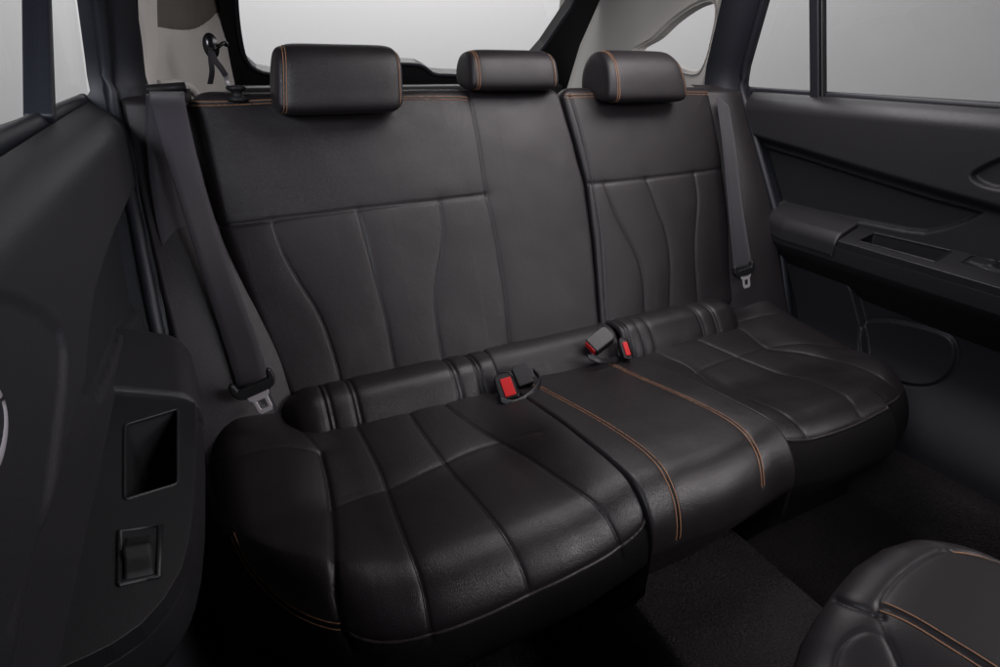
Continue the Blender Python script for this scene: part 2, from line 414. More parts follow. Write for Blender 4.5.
headrest(-.369, .118, [(.160, .850), (.160, .890), (.175, .940), (.205, .961), (.252, .960), (.280, .928), (.285, .885), (.262, .862), (.215, .843)], wide, label='large raised headrest beside the left door', taper=.02, inset=(.015, .008), yaw=.007)
headrest(.014, .108, [(.200, .886), (.200, .912), (.215, .945), (.245, .960), (.285, .953), (.305, .925), (.300, .892), (.262, .880), (.225, .878)], wide, label='small low centre headrest', taper=.03)
headrest(.350, .117, [(.165, .856), (.165, .893), (.186, .938), (.225, .962), (.272, .958), (.298, .922), (.296, .878), (.262, .860), (.215, .850)], narrow, taper=.07, inset=(.024, .010), yaw=-.006)
# release knob on top of the wide section
kb = W(237, 94, p0=(0, .235, .9), n=(0, 1, 0))
mb = MB(); prof = [(.004, -.012), (.016, -.012), (.017, -.008), (.009, -.004), (.008, .004), (.014, .007), (.016, .010), (.014, .014), (.0, .015)]
R_ = np.array([[(kb[0]+r*1.1*math.cos(q), kb[1]+r*1.1*math.sin(q), kb[2]+z) for q in np.linspace(0, 2*math.pi, 24, endpoint=False)] for r, z in prof])
mb.grid(R_, closed_j=True); fixn(mb.build('release_knob', PLASTIC_D, wide))

# ================================================================== SEAT CUSHION
cush = thing('seat_cushion', 'long black leather rear bench cushion with orange double stitching', 'seat cushion', (0, -.3, .05))
def ztop_c(y): return np.interp(y, [-.60, -.47, -.42, -.3, -.2, -.08, .0, .05], [.379, .380, .379, .367, .350, .327, .312, .306])
def ztop_b(y): return np.interp(y, [-.60, -.49, -.44, -.36, -.28, -.20, -.10, .0, .05], [.372, .370, .366, .345, .320, .327, .337, .342, .342])
def cushion_pad(x0, x1, m, yf, zt, r, rl, rr, seed, nw=260, hump=0, drop=.12):
    a = cosp(m, .7); P = np.zeros((m, nw, 3))
    for i, q in enumerate(a):
        x = x0+(x1-x0)*q; f = yf(x); side = roll(x-x0, rl)+roll(x1-x, rr)
        ys = np.linspace(.03, f+r, 90); z = zt(ys, x); 
        # smooth the piecewise profile
        k = np.ones(9)/9; zz = np.convolve(np.pad(z, 4, mode='edge'), k, 'valid')
        pts = [(y_, z_) for y_, z_ in zip(ys, zz)]; ze = zz[-1]
        for an in np.linspace(0, math.radians(96), 30)[1:]:
            pts.append((f+r-r*math.sin(an)*1.0, ze-r*(1-math.cos(an))*1.15))
        ye, zl = pts[-1]
        for k_ in np.linspace(0, 1, 20)[1:]: pts.append((ye+.085*k_**1.1, zl+(drop-zl)*k_))
        p = resample(pts, n=nw); P[i, :, 0] = x; P[i, :, 1] = p[:, 0]; P[i, :, 2] = p[:, 1]-side
    return Surf(P).orient()
def sm(x, a, b):
    t = np.clip((x-a)/(b-a), 0, 1); return t*t*(3-2*t)
def yf_l(x):
    if x < -.44: return -.17-.385*math.sqrt(max(0, 1-((-.44-x)/.27)**2.3))
    return -.555+.012*sm(x, -.30, -.15)
def zt_l(y, x): 
    b = ztop_b(y)+.012*sm(-x, .50, .60)*sm(-y, -.02, .15)
    t = sm(x, -.27, -.15); b = b*(1-t)+(ztop_c(y)+.002)*t
    return b+.03*sm(-x, .54, .66)*sm(y, -.14, .02)
cl = cushion_pad(-.708, -.148, 300, yf_l, zt_l, .085, .055, .006, 1)
def yf_r(x):
    if x > .46: return -.16-.35*math.sqrt(max(0, 1-((x-.46)/.25)**2.3))
    return -.520-.006*sm(x, .17, .3)
def zt_r(y, x): return ztop_b(y)+.010*sm(x, .50, .60)*sm(-y, -.02, .15)+.03*sm(x, .54, .66)*sm(y, -.14, .02)+(ztop_c(y)-.003-ztop_b(y))*sm(-x, -.28, -.17)
cr_ = cushion_pad(.172, .708, 280, yf_r, zt_r, .08, .006, .055, 2)
cc = cushion_pad(-.150, .173, 190, lambda x: -.545+.02*sm(x, 0, .17), lambda y, x: ztop_c(y)+.006*sm(-x, 0, .15), .075, .008, .008, 3)
# seams
bo = cl.trace([(321, 452), (328, 480), (332, 510), (334, 545), (333, 580), (336, 610), (342, 634), (352, 652)])
hl = cl.trace([(331, 506), (365, 495), (400, 483), (440, 464), (480, 447), (512, 437), (540, 431)])
wg = cl.trace([(205, 470), (230, 458), (262, 449), (290, 446), (322, 451)])
wg2 = cl.trace([(290, 418), (303, 432), (321, 450)])
d1 = cl.trace([(352, 418), (363, 437), (375, 460), (386, 486), (398, 520), (411, 553), (423, 590), (432, 640)])
d2 = cl.trace([(402, 402), (415, 421), (432, 445), (455, 475), (486, 510), (508, 540), (522, 568), (530, 592)])
d3 = cl.trace([(430, 394), (452, 409), (485, 432), (520, 452), (560, 478), (592, 500), (610, 522), (621, 545), (624, 560)])
d4 = cl.trace([(505, 412), (530, 425), (560, 440), (600, 462), (630, 482), (646, 502), (651, 517)])
pl = cl.trace([(342, 634), (370, 643), (405, 642), (440, 634), (480, 619), (520, 601), (560, 582), (600, 561), (625, 546), (640, 532), (651, 517)])
os_ = cl.trace([(232, 535), (243, 560), (262, 585), (288, 608), (315, 622), (338, 629)])
cl.lumps(.0012, 7, 2)
cl.groove([bo], .005, .003, .004, .014); cl.groove([hl], .0015, .002, .002, .016); cl.groove([d1, d2, d3], .0020, .002, .0028, .018)
cl.groove([wg, wg2], .0018, .002, .002, .014); cl.groove([pl], .002, .003, .002, .01); cl.groove([os_], .0025, .003, .001, .01)
split_mesh(cl, [os_, pl], 'outer_seat_pad', LEATHER, 'seat_skirt', BLACKSKIRT, cush)
stitches(cl, [os_], 'orange_stitching', THREAD, cush, (-.004, .004), .0070, .0042, .0008)
stitches(cl, [d1, d2, d3], 'dark_stitching', THREAD_D, cush, (.0018,), .0056, .0034, .0006, .0002)
piping(cl, pl, 'piping', cush)
# centre pad
k1 = cc.trace([(535, 384), (560, 397), (600, 419), (628, 437), (652, 456), (665, 473), (673, 490), (678, 508), (680, 530), (679, 540)])
k2 = cc.trace([(609, 362), (645, 379), (680, 394), (712, 409), (738, 425), (754, 444), (761, 463), (764, 486)])
cc.lumps(.0012, 7, 3)
cc.groove([k1, k2], .0026, .0025, .0025, .012)
cc.mesh('centre_seat_pad', LEATHER, cush, skirt=(0, 0, -.05))
stitches(cc, [k1, k2], 'orange_stitching', THREAD, cush, (-.0037, .0037), .0070, .0038, .00095)
# right pad
r0 = cr_.trace([(669, 385), (700, 369), (730, 358), (762, 348), (800, 343), (835, 346), (862, 348)])
r1 = cr_.trace([(628, 340), (645, 347), (668, 357), (690, 366), (715, 385), (750, 397), (783, 412), (804, 430), (810, 438)])
r2 = cr_.trace([(672, 328), (690, 336), (712, 345), (735, 355), (775, 371), (812, 379), (843, 394), (854, 404), (860, 414)])
r3 = cr_.trace([(722, 318), (735, 325), (750, 334), (765, 347), (800, 352), (845, 362), (872, 372), (893, 385)])
r4 = cr_.trace([(669, 385), (700, 395), (735, 407), (758, 424), (775, 443)])
r5 = cr_.trace([(722, 327), (750, 318), (785, 312)])
pr2 = cr_.trace([(780, 441), (810, 439), (830, 434), (858, 424), (882, 411), (900, 396)])
cr_.lumps(.0010, 7, 6)
cr_.groove([r0], .0014, .002, .0015, .016); cr_.groove([r1, r2, r3], .0020, .0020, .0024, .02); cr_.groove([r5], .0018, .002, .002, .012); cr_.groove([pr2], .002, .003, .002, .01)
split_mesh(cr_, [pr2], 'outer_seat_pad', LEATHER, 'seat_skirt', BLACKSKIRT, cush)
stitches(cr_, [r1, r2, r3], 'dark_stitching', THREAD_D, cush, (.0018,), .0056, .0034, .0006, .0002)
piping(cr_, pr2, 'piping', cush)
# rear rolls between cushion and backrest
def rear_roll(x0, x1, cy, cz, r, seams, ends):
    m = 180; a = x0+(x1-x0)*cosp(m, .6); P = np.zeros((m, 60, 3))
    pf = catmull(np.array([(.04, .352), (.012, .374), (-.025, .385), (-.058, .380), (-.082, .357), (-.101, .322), (-.112, .280)])+np.array([cy, cz]), n=60); c = np.array([.02+cy, .28+cz])
    for i, x in enumerate(a):
        e = roll(x-x0, ends[0])+roll(x1-x, ends[1]); q = pf-c; q = q*(1-e/np.linalg.norm(q, axis=1))[:, None]*r+c
        P[i, :, 0] = x; P[i, :, 1:] = q
    s_ = Surf(P).orient(); cs = []
    for x in seams:
        ii = np.interp(x, a, np.arange(m)); cs.append(np.stack([np.full(60, ii), np.arange(60.)], 1))
    s_.lumps(.0015, 9, x0); s_.groove(cs, .004, .002, .002, .008)
    return s_
rl = rear_roll(-.585, -.165, -.004, .002, 1., [-.510, -.501, -.462, -.454, -.262, -.254, -.212, -.204], (.062, .012))
rl.mesh('rear_roll', LEATHER, cush)
rr_ = rear_roll(.155, .535, .006, .006, 1., [.168, .176, .205, .235, .385, .393, .430, .438], (.012, .062))
rr_.mesh('rear_roll', LEATHER, cush)
cs_ = rear_roll(-.168, .158, .022, -.004, 1., [], (.012, .012)); cs_.mesh('centre_roll', LEATHER2, cush)
# black valance under the front of the bench
mb = MB(); mb.box((0, -.20, .12), (.60, 0, 0), (0, .20, 0), (0, 0, .11)); mb.build('cushion_base', BLACK, cush, smooth=False)

# ================================================================== BODY SHELL
body = thing('car', 'cabin of a car with black doors and beige pillars, seen around the rear bench', 'car', (0, .3, 0))
def side_panel(s_):
    m, n = 60, 170; P = np.zeros((m, n, 3))
    for i, q in enumerate(np.linspace(0, 1, m)):
        for j, t in enumerate(np.linspace(0, 1, n)):
            z = .10+.785*t; xin = .50+.125*sm(z, .38, .75)
            yb = (z-.37)*.466+.03 if z > .34 else .016-.45*(.34-z)
            xo = .742; x = xin+(xo-xin)*q
            y = yb-.07*q*(1-.75*sm(z, .5, .85))-.018*math.sin(q*math.pi)+.03*sm(q, .9, 1)
            y += .05*(1-sm(z, .83, .885))*0+.06*sm(z, .868, .885)
            P[i, j] = (s_*x, y, z)
    return Surf(P).orient()
for s_ in (-1, 1):
    sp = side_panel(s_); sp.lumps(.0015, 6, s_)
    o = sp.mesh('side_trim_panel', VINYL, body)
# door opening seals
def yo(z): return np.interp(z, [.0, .2, .35, .56, .87, .92, 1.09, 1.4], [-.12, -.06, .0, .085, .283, .285, .235, .13])
for s_ in (-1, 1):
    zz = np.linspace(.02, 1.4, 60)
    MB().tube([(s_*(.748-.16*max(0, z-.9)), yo(z)-.025, z) for z in zz], .011, 12).build('door_seal', RUBBER, body)
    mb = MB()
    P = np.array([[(s_*(.748+(dx+.04*(dx > .02)*(1-sm(z, .84, .88)))-.16*max(0, z-.9)), yo(z)-.02+dy, z) for z in zz] for dx, dy in ((-.062*1, .075), (-.050, .012), (-.02, .0), (.012, -.005), (.030, .0))])
    Surf(P).orient().mesh('pillar_edge_trim', RUBBER, body)
# beige pillar trims
def loft(curves, n=40, m=14):
    C = [catmull(c, n=n) if len(c) > 2 else resample(c, n=n) for c in curves]
    C = np.array(C); out = np.zeros((m*(len(C)-1)+1, n, 3))
    for j in range(n): 
        cj = C[:, j]; out[:, j] = catmull(cj, n=len(out)) if len(cj) > 2 else resample(cj, n=len(out))
    return Surf(out).orient()
# left: pillar strip, then quarter trim running back to the tailgate
lt = loft([[W(139, 92, y=.30), W(140, 50, y=.285), W(138, 0, y=.25), W(136, -70, y=.20)],
           [W(150, 90, y=.315), W(150, 50, y=.30), W(149, 0, y=.27), W(148, -70, y=.22)],
           [W(157, 86, y=.36), W(158, 50, y=.35), W(157, 0, y=.32), W(157, -70, y=.28)]], 40, 10)
lt.mesh('pillar_trim', BEIGE, body)
lq = loft([[(-.69, .42, .84), (-.69, .42, 1.0), (-.66, .45, 1.3)],
           [(-.655, .66, .84), (-.650, .68, 1.0), (-.60, .70, 1.3)],
           [(-.585, .93, .80), (-.570, .95, 1.0), (-.53, .97, 1.3)],
           [(-.500, 1.06, .80), (-.505, 1.06, 1.0), (-.49, 1.06, 1.3)]], 60, 16)
hc = lq.trace([(158, 27), (175, 30), (195, 30), (210, 22), (219, 12)])
lq.groove([hc], .004, .004, .004, .012)
split_mesh(lq, [hc], 'quarter_trim', BEIGE, 'pillar_cloth', HEADL, body, False)
shelf = MB()
P = W(157, 84, y=.42); 
shelf.tube([W(158, 85, y=.45), W(175, 84, y=.5), W(190, 88, y=.55), W(201, 100, y=.6)], [.010, .010, .010, .010], 10)
shelf.build('quarter_trim_ledge', BEIGE, body)

# right: side trim with quarter window opening
XR_ = .775
def R(u, v, x=XR_): return W(u, v, x=x)
hole_px = [(655, 38), (672, 22), (690, 9), (703, 3), (712, 2), (715, 8), (714, 22), (709, 45), (704, 62), (698, 71), (688, 71), (672, 66), (655, 60), (640, 56), (636, 50), (643, 45)]
hole = catmull([R(*p) for p in hole_px], n=61, closed=True)[:-1]
outer = [R(722, 86), R(742, -70), R(560, -110), W(560, 0, x=XR_), W(556, 40, x=XR_), W(548, 66, x=XR_), W(552, 92, x=XR_)]
o = slab(outer, (-1, 0, 0), .012, [hole]).build('quarter_trim', BEIGE, body, smooth=False); fixn(o)
hc_ = hole.mean(0); ring = []
for q in np.linspace(0, 1, 8):
    ring.append((hole-hc_)*(1.10-.10*q-.03*q*q)+hc_+np.array([-.012+.045*q*q, 0, 0])*1.0)
ring = np.array(ring)
mb = MB().grid(ring, closed_j=True); fixn(mb.build('quarter_window_surround', BEIGE, body))
slab((hole-hc_)*1.02+hc_+np.array([.034, 0, 0]), (-1, 0, 0), .004).build('quarter_window', GLASS, body, smooth=False)
# headliner closing the cabin above (out of frame, keeps the studio light out)
P = np.array([[(x, y_, 1.34+.05*(1-(x/.76)**2)-.05*sm(y_, .6, 1.1)) for y_ in np.linspace(-.95, 1.08, 24)] for x in np.linspace(-.76, .76, 20)])
Surf(P).orient(np.array([0, 0, .5])).mesh('headliner', HEADL, body)
# right pillar strip between the quarter window and the door
rt = loft([[W(718, 92, y=.31), W(729, 45, y=.285), W(741, 0, y=.26), W(757, -60, y=.22)], [W(708, 90, y=.36), W(718, 45, y=.34), W(729, 0, y=.32), W(744, -60, y=.28)], [R(700, 88), R(714, 45), R(718, 0), R(726, -60)]], 40, 8)
rt.mesh('pillar_trim', BEIGE, body)

# tailgate
YG = 1.10
def TGP(u, v, off=0.): return W(u, v, p0=(0, YG+off, .9), n=(0, -1, -.45))
inner = [TGP(*p) for p in [(235, -60), (236, 0), (240, 38), (246, 60), (258, 71), (280, 75), (330, 78), (380, 66), (398, 64), (418, 65), (426, 69), (433, 74), (445, 75), (500, 76), (530, 62), (545, 45), (562, 20), (575, 0), (598, -60)]]
outr = [TGP(*p) for p in [(215, -60), (219, 0), (226, 45), (234, 80), (234, 130), (560, 130), (565, 95), (580, 45), (600, 0), (640, -60)]]
tg = slab(outr+inner[::-1], (0, -1, -.45), .05).build('tailgate', BLACK, body, smooth=False); fixn(tg)
MB().tube(catmull(inner, step=.02)+np.array([0, -.002, 0]), .007, 8).build('window_seal', RUBBER, tg)
slab([p+np.array([0, .03, 0]) for p in inner], (0, -1, -.45), .004).build('window_pane', GLASS, tg, smooth=False)
# lower tailgate trim shelf
mb = MB(); mb.box((.05, 1.02, .845), (.56, 0, 0), (0, .05, 0), (0, 0, .022)); bevel(mb.build('sill_trim', PLASTIC_D, tg, smooth=False), .01, 4)

for s_ in (-1, 1):   # cargo bay side walls and the inside of the tailgate below its window
    mb = MB(); mb.box((s_*.79, .70, .64), (.008, 0, 0), (0, .42, 0), (0, 0, .235)); bevel(mb.build('cargo_side_trim', PLASTIC_D, body, smooth=False), .003, 2)
mb = MB(); mb.box((0, 1.135, .63), (.78, 0, 0), (0, .012, 0), (0, 0, .21)); bevel(mb.build('tailgate_lower_trim', PLASTIC_D, tg, smooth=False), .003, 2)

# tether strap hanging on the left quarter trim
ts = thing('tether_strap', 'short black strap with metal hook hanging on the left beige trim', 'strap', tuple(W(212, 45, y=.62)))
def T(u, v, y=.60): return W(u, v, y=y)
q = np.array([[T(211, 46)+np.array([math.cos(a)*.017*r, 0, math.sin(a)*.027*r])+np.array([0, -.006*(1-r*r), 0]) for a in np.linspace(0, 2*math.pi, 24, endpoint=False)] for r in (1, .9, .6, .3, .01)])
fixn(MB().grid(q, closed_j=True).build('hook_base', GLOSS, ts))
MB().tube(catmull([T(210, 47, .59), T(215, 49, .57), T(222, 44, .57), T(226, 43, .575), T(226, 46, .58)], n=20), .004, 8).build('hook', GLOSS, ts)
def ribbon(path, wdir, wid, th=.0022):
    """webbing: path centre line, wdir width direction(s)"""
    path = np.array(path, float); n = len(path); wd = np.array(wdir, float)
    if wd.ndim == 1: wd = np.tile(wd, (n, 1))
    wd = wd/np.linalg.norm(wd, axis=1)[:, None]; T_ = np.gradient(path, axis=0); nn = np.cross(T_, wd); nn /= np.linalg.norm(nn, axis=1)[:, None]+1e-9
    h = wid/2 if np.isscalar(wid) else np.array(wid)[:, None]/2
    rings = []
    for a, b in ((-1, -.3), (-.96, -1), (-.5, -1), (0, -1), (.5, -1), (.96, -1), (1, -.3), (1, .3), (.96, 1), (.5, 1), (0, 1), (-.5, 1), (-.96, 1), (-1, .3)):
        rings.append(path+wd*h*a+nn*th/2*b)
    P = np.stack(rings, 1); mb = MB(); mb.grid(P, closed_j=True)
    k = P.shape[1]; mb.f.append(tuple(range(k-1, -1, -1))); mb.f.append(tuple(range((n-1)*k, n*k))); return mb
fixn(ribbon(catmull([T(211, 48, .585), T(211, 60, .59), T(212, 72, .59), T(210, 84, .60)], n=20), (1, 0, 0), .012).build('strap_tail', WEB, ts))
fixn(ribbon(catmull([T(211, 50, .575), T(215, 60, .57), T(221, 68, .57), T(226, 76, .575)], n=20), (1, .2, .5), .013).build('strap', WEB, ts))
MB().tube([T(226, 76, .575), T(228, 86, .575)], .005, 8).build('metal_tip', CHROME, ts)

# ================================================================== SEAT BELTS
def tongue(parent, c, ax, up, nrm, sc=1., labelp=None):
    """holder bar (plastic wings) and steel tongue; c centre, ax width dir, up = direction of belt, nrm facing camera"""
    ax = np.array(ax)/np.linalg.norm(ax); nrm = np.cross(ax, up); nrm = nrm/np.linalg.norm(nrm); nrm = nrm if nrm[1] < 0 else -nrm
    up = np.cross(nrm, ax); up = up if up[2] > 0 else -up
    def L(a, b, n=0.): return c+(ax*a+up*b+nrm*n)*sc
    o = [(-.031, .013), (-.027, .017), (-.023, .014), (-.021, .004), (.021, .004), (.023, .014), (.027, .017), (.031, .013), (.031, .0), (.026, -.009), (.014, -.014), (-.014, -.014), (-.026, -.009), (-.031, .0)]
    h = slab([L(a, b, .007) for a, b in o], nrm, .012*sc).build('tongue_holder', PLASTIC, parent, smooth=False); fixn(h); bevel(h, .0025*sc, 3)
    oo = [(-.016, -.010), (-.0145, -.016), (-.011, -.020), (-.0105, -.036), (-.008, -.041), (.008, -.041), (.0105, -.036), (.011, -.020), (.0145, -.016), (.016, -.010)]
    hh = [(-.0055, -.021), (.0055, -.021), (.0055, -.034), (-.0055, -.034)]
    t = slab([L(a, b, .007) for a, b in oo], nrm, .003*sc, [[L(a, b, .007) for a, b in hh]]).build('steel_tongue', CHROME, parent, smooth=False); fixn(t); bevel(t, .0008, 2)
bl = thing('seat_belt', 'charcoal seat belt hanging beside the left door with steel tongue above the cushion', 'seat belt', tuple(W(165, 92, y=.2)), 'outer rear seat belts')
def belt(parent, Ledge, Redge):
    l = catmull(Ledge, n=50); r = catmull(Redge, n=50); c = (l+r)/2; wd = r-l
    o = ribbon(c, wd, np.linalg.norm(wd, axis=1)).build('webbing', WEB, parent); fixn(o); return o
belt(bl, [W(149, 92, y=.22), W(152, 110, y=.16), W(176, 190, y=.10), W(204, 280, y=.055), W(226, 350, y=.01), W(238, 390, y=-.02)],
     [W(184, 92, y=.22), W(187, 112, y=.165), W(206, 190, y=.11), W(232, 270, y=.06), W(256, 335, y=.01), W(270, 378, y=-.02)])
belt(bl, [W(146, 94, y=.23), W(147, 150, y=.17), W(158, 230, y=.12), W(182, 310, y=.07), W(214, 370, y=.02), W(234, 396, y=-.01)],
     [W(170, 94, y=.23), W(172, 150, y=.175), W(190, 240, y=.125), W(217, 320, y=.075), W(244, 370, y=.025), W(262, 392, y=-.01)])
belt(bl, [W(240, 395, y=-.012), W(247, 418, y=-.020), W(255, 438, y=-.03)], [W(268, 385, y=-.012), W(276, 405, y=-.018), W(284, 425, y=-.025)])
a_ = W(236, 394, y=-.06); b_ = W(272, 378, y=-.06); tongue(bl, (a_+b_)/2, b_-a_, W(232, 350, y=0)-W(255, 385, y=-.02), None, 1.18)
MB().tube([W(147, 90, y=.24), W(186, 87, y=.24)], .012, 12, flat=.7).build('belt_guide', PLASTIC_D, bl)
br = thing('seat_belt', 'charcoal seat belt hanging beside the right door with small bright tongue', 'seat belt', tuple(W(725, 110, y=.2)), 'outer rear seat belts')
belt(br, [W(716, 96, y=.225), W(722, 140, y=.15), W(727, 190, y=.09), W(731, 235, y=.035), W(734, 270, y=.0)],
     [W(729, 106, y=.225), W(736, 150, y=.15), W(741, 195, y=.09), W(747, 235, y=.035), W(752, 265, y=.0)])
a_ = W(732, 274, y=-.025); b_ = W(754, 267, y=-.025); tongue(br, (a_+b_)/2, b_-a_, W(738, 200, y=.13)-W(743, 265, y=.08), None, 1.1)

# buckles between the cushions
def buckle(label, c, ax, up, L_=.07, w_=.034, th=.020, red=True, face='end', group='seat belt buckles on the cushion'):
    """housing box: ax = width dir, up = long dir pointing to the mouth, third = thickness dir toward camera"""
    c = np.array(c, float); ax = np.array(ax, float); ax /= np.linalg.norm(ax); up = np.array(up, float); up -= ax*(up@ax); up /= np.linalg.norm(up)
    n = np.cross(ax, up)
    if n@(CAM-c) < 0: n = -n
    t = thing('belt_buckle', label, 'buckle', tuple(c), group)
    mb = MB(); outline = [(-1, -.75), (-.8, -1), (.8, -1), (1, -.75), (1, .9), (.93, 1), (-.93, 1), (-1, .9)]
    o = slab([c+ax*a*w_/2+up*b*L_/2+n*th/2 for a, b in outline], n, th).build('housing', PLASTIC, t, smooth=False); fixn(o); bevel(o, .003, 4)
    mb = MB()
    if red:
        if face == 'end': mb.box(c+up*(L_/2+.0005), ax*w_*.40, up*.0022, n*th*.36)
        else: mb.box(c+up*(L_*.06)+n*(th/2+.0006)+ax*.002, ax*w_*.30, up*L_*.36, n*.0022)
        b = mb.build('release_button', RED, t, smooth=False); bevel(b, .0016, 3)
        fr_ = MB()
        if face != 'end':
            pts = [c+up*L_*b2+n*(th/2+.001)+ax*w_*a2 for a2, b2 in ((-.42, -.42), (.42, -.42), (.42, .46), (-.42, .46))]
            pts = catmull(pts, n=40, closed=True); fr_.tube(pts, .0012, 6, up=n, caps=False); fr_.build('button_surround', GLOSS, t)
    return t
def face(px, p0, n):
    q = [W(p[0], p[1], p0=p0, n=n) for p in px]; c = sum(q)/4
    return c, (q[1]+q[2]-q[0]-q[3])/2, (q[2]+q[3]-q[0]-q[1])/2   # centre, width vector, length vector (0,1 = tail end; 2,3 = mouth end)
BUCKN = np.array([-.25, -.62, .74])
c, wv, lv = face([(493, 378), (511, 373), (519, 397), (501, 403)], (-.16, -.14, .345), BUCKN)
buckle('black buckle with large red button facing up beside the wide section, left pair', c, wv, lv, np.linalg.norm(lv), np.linalg.norm(wv), .024, True, 'front')
c, wv, lv = face([(512, 368), (527, 363), (533, 383), (517, 389)], (-.12, -.12, .345), BUCKN)
buckle('plain black buckle showing no red, leaning behind the leftmost red-button buckle', c, wv, lv, np.linalg.norm(lv), np.linalg.norm(wv), .022, False)
c, wv, lv = face([(612, 337), (602, 327), (586, 343), (600, 357)], (.09, -.07, .385), np.array([-.35, -.5, .8]))
buckle('large grey buckle lying tilted with red end, in the middle of the bench', c, wv, lv, np.linalg.norm(lv), np.linalg.norm(wv), .026, True, 'end')
c, wv, lv = face([(617, 341), (625, 340), (631, 358), (623, 360)], (.15, -.09, .355), BUCKN)
buckle('narrow upright black buckle with slim red button next to the narrow backrest', c, wv, lv, np.linalg.norm(lv), np.linalg.norm(wv), .022, True, 'front')
def loop(label, pts, r=.0045, parent=None):
    t = thing('buckle_strap', label, 'strap', tuple(pts[0]), 'short straps under the buckles')
    fixn(ribbon(catmull(pts, n=40), (0, .6, .8), .012, .003).build('webbing', PLASTIC, t)); return t
loop('short black webbing loop curling under the left pair of buckles', [W(500, 400, y=-.15), W(515, 403, y=-.165), W(532, 393, y=-.155), W(540, 380, y=-.125), W(534, 371, y=-.09)])
loop('short black webbing loop under the large grey buckle', [W(588, 357, y=-.10), W(600, 361, y=-.11), W(613, 360, y=-.10), W(626, 357, y=-.08)])

# ================================================================== DOORS
def sd_poly(Y, Z, poly):
    """signed distance to polygon, positive inside"""
    poly = np.array(poly); n = len(poly); D = np.full(Y.shape, 9.); ins = np.zeros(Y.shape, bool)
    for i in range(n):
        a, b = poly[i], poly[(i+1) % n]; e = b-a
        t = np.clip(((Y-a[0])*e[0]+(Z-a[1])*e[1])/(e@e+1e-12), 0, 1)
        D = np.minimum(D, np.hypot(Y-a[0]-t*e[0], Z-a[1]-t*e[1]))
        c = ((a[1] > Z) != (b[1] > Z)) & (Y < (b[0]-a[0])*(Z-a[1])/(b[1]-a[1]+1e-12)+a[0]); ins ^= c
    return np.where(ins, D, -D)
def door(s_, label, dy, px):
    """s_=+1 right, -1 left.  panel depth |x| = xf(y,z)"""
    ny, nz = 480, 280
    def belt_z(y): return .866+(y-.1)*.012
    y = np.linspace(-1.05, .33, ny); tz = cosp(nz, .3); Y = np.repeat(y[:, None], nz, 1)
    Z = .03+(belt_z(Y)-.03)*tz[None]
    # keep the panel inside the rear edge of the door opening
    lim = yo(Z)-.035; Y = np.minimum(Y, lim) if False else -1.05+(Y+1.05)*(lim+1.05)/(.33+1.05)
    up = sd_poly(Y, Z, px['upper']); ins = sd_poly(Y, Z, px['insert'])
    Xd = np.full(Y.shape, .765)
    Xd -= .030*sm(up, -.006, .020)                       # upper roll stands proud
    Xd += .035*sm(Z, .815, .872)**2+.012*sm(Z, .85, .87)         # rolls over towards the belt line
    Xd += .012*sm(ins, -.003, .006)
    Xd += .03*(1-sm(Z, .30, .52))+.0*Z                   # falls back below the armrest
    Xd -= .055*(1-sm(Z, .12, .30))                        # map pocket stands out at the foot
    if 'speaker' in px:
        sp = sd_poly(Y, Z, px['speaker']); Xd -= .008*sm(sp, -.003, .004)-.004*np.exp(-(sp/.003)**2)
    if 'rear' in px: Xd -= .022*sm(sd_poly(Y, Z, px['rear']), -.002, .006)
    if 'oval' in px:
        ov = sd_poly(Y, Z, px['oval']); Xd += px.get('oval_depth', .012)*sm(ov, -.002, .006)
    P = np.stack([s_*Xd, Y, Z], -1); S_ = Surf(P); S_.orient(np.array([0, -.3, .6]))
    # split the insert off as its own part
    inside = ins > 0
    V = P.reshape(-1, 3); idx = np.arange(len(V)).reshape(ny, nz)
    parts = {'door_panel': [], 'door_insert': []}
    for i in range(ny-1):
        for j in range(nz-1):
            f = (idx[i, j], idx[i+1, j], idx[i+1, j+1], idx[i, j+1]); f = f[::-1] if S_.sg < 0 else f
            parts['door_insert' if inside[i, j] else 'door_panel'].append(f)
    d = None
    for nm, F in parts.items():
        F = np.array(F); u, inv = np.unique(F, return_inverse=True)
        o = obj('door' if d is None else nm, V[u], inv.reshape(F.shape), SOFT if nm == 'door_panel' else INSERT, d or body, label=label if d is None else None)
        d = d or o
    # outer skin so the door has a thickness
    mb = MB(); mb.box((s_*.86, -.38, .44), (.01, 0, 0), (0, .64, 0), (0, 0, .41)); mb.build('outer_skin', BLACK, d, smooth=False)
    # window: belt seals, division bar, frame, panes
    bz = lambda yy: belt_z(yy)
    yy = np.linspace(-1.1, .28, 40)
    MB().tube([(s_*.792, q, bz(q)+.001) for q in yy], .009, 10, flat=1.3).build('belt_seal', RUBBER, d)
    return d
# right door, regions as (y,z) polygons on the door plane
def YZ(u, v, x=.75): p = W(u, v, x=x); return (p[1], p[2])
ins_px = [(744, 141), (770, 149), (800, 158), (860, 177), (930, 200), (968, 209), (985, 203), (984, 201), (965, 213), (945, 225), (925, 233), (905, 231), (880, 226), (850, 220), (815, 213), (790, 207), (774, 200), (763, 187), (753, 165)]
ins_px = [(744, 141), (770, 149), (800, 158), (860, 177), (930, 199), (983, 213), (965, 222), (945, 229), (925, 233), (905, 231), (880, 226), (850, 220), (815, 213), (790, 207), (774, 200), (763, 187), (753, 165)]
up_px = [(700, 60), (715, 132), (744, 137), (770, 145), (800, 154), (860, 173), (930, 194), (1000, 214), (1150, 255), (1500, 300), (1500, 60)]
spk = catmull([YZ(*p, x=.79) for p in [(866, 324), (880, 319), (905, 321), (935, 328), (953, 336), (958, 350), (952, 370), (935, 384), (912, 384), (885, 374), (866, 355)]], n=50, closed=True)
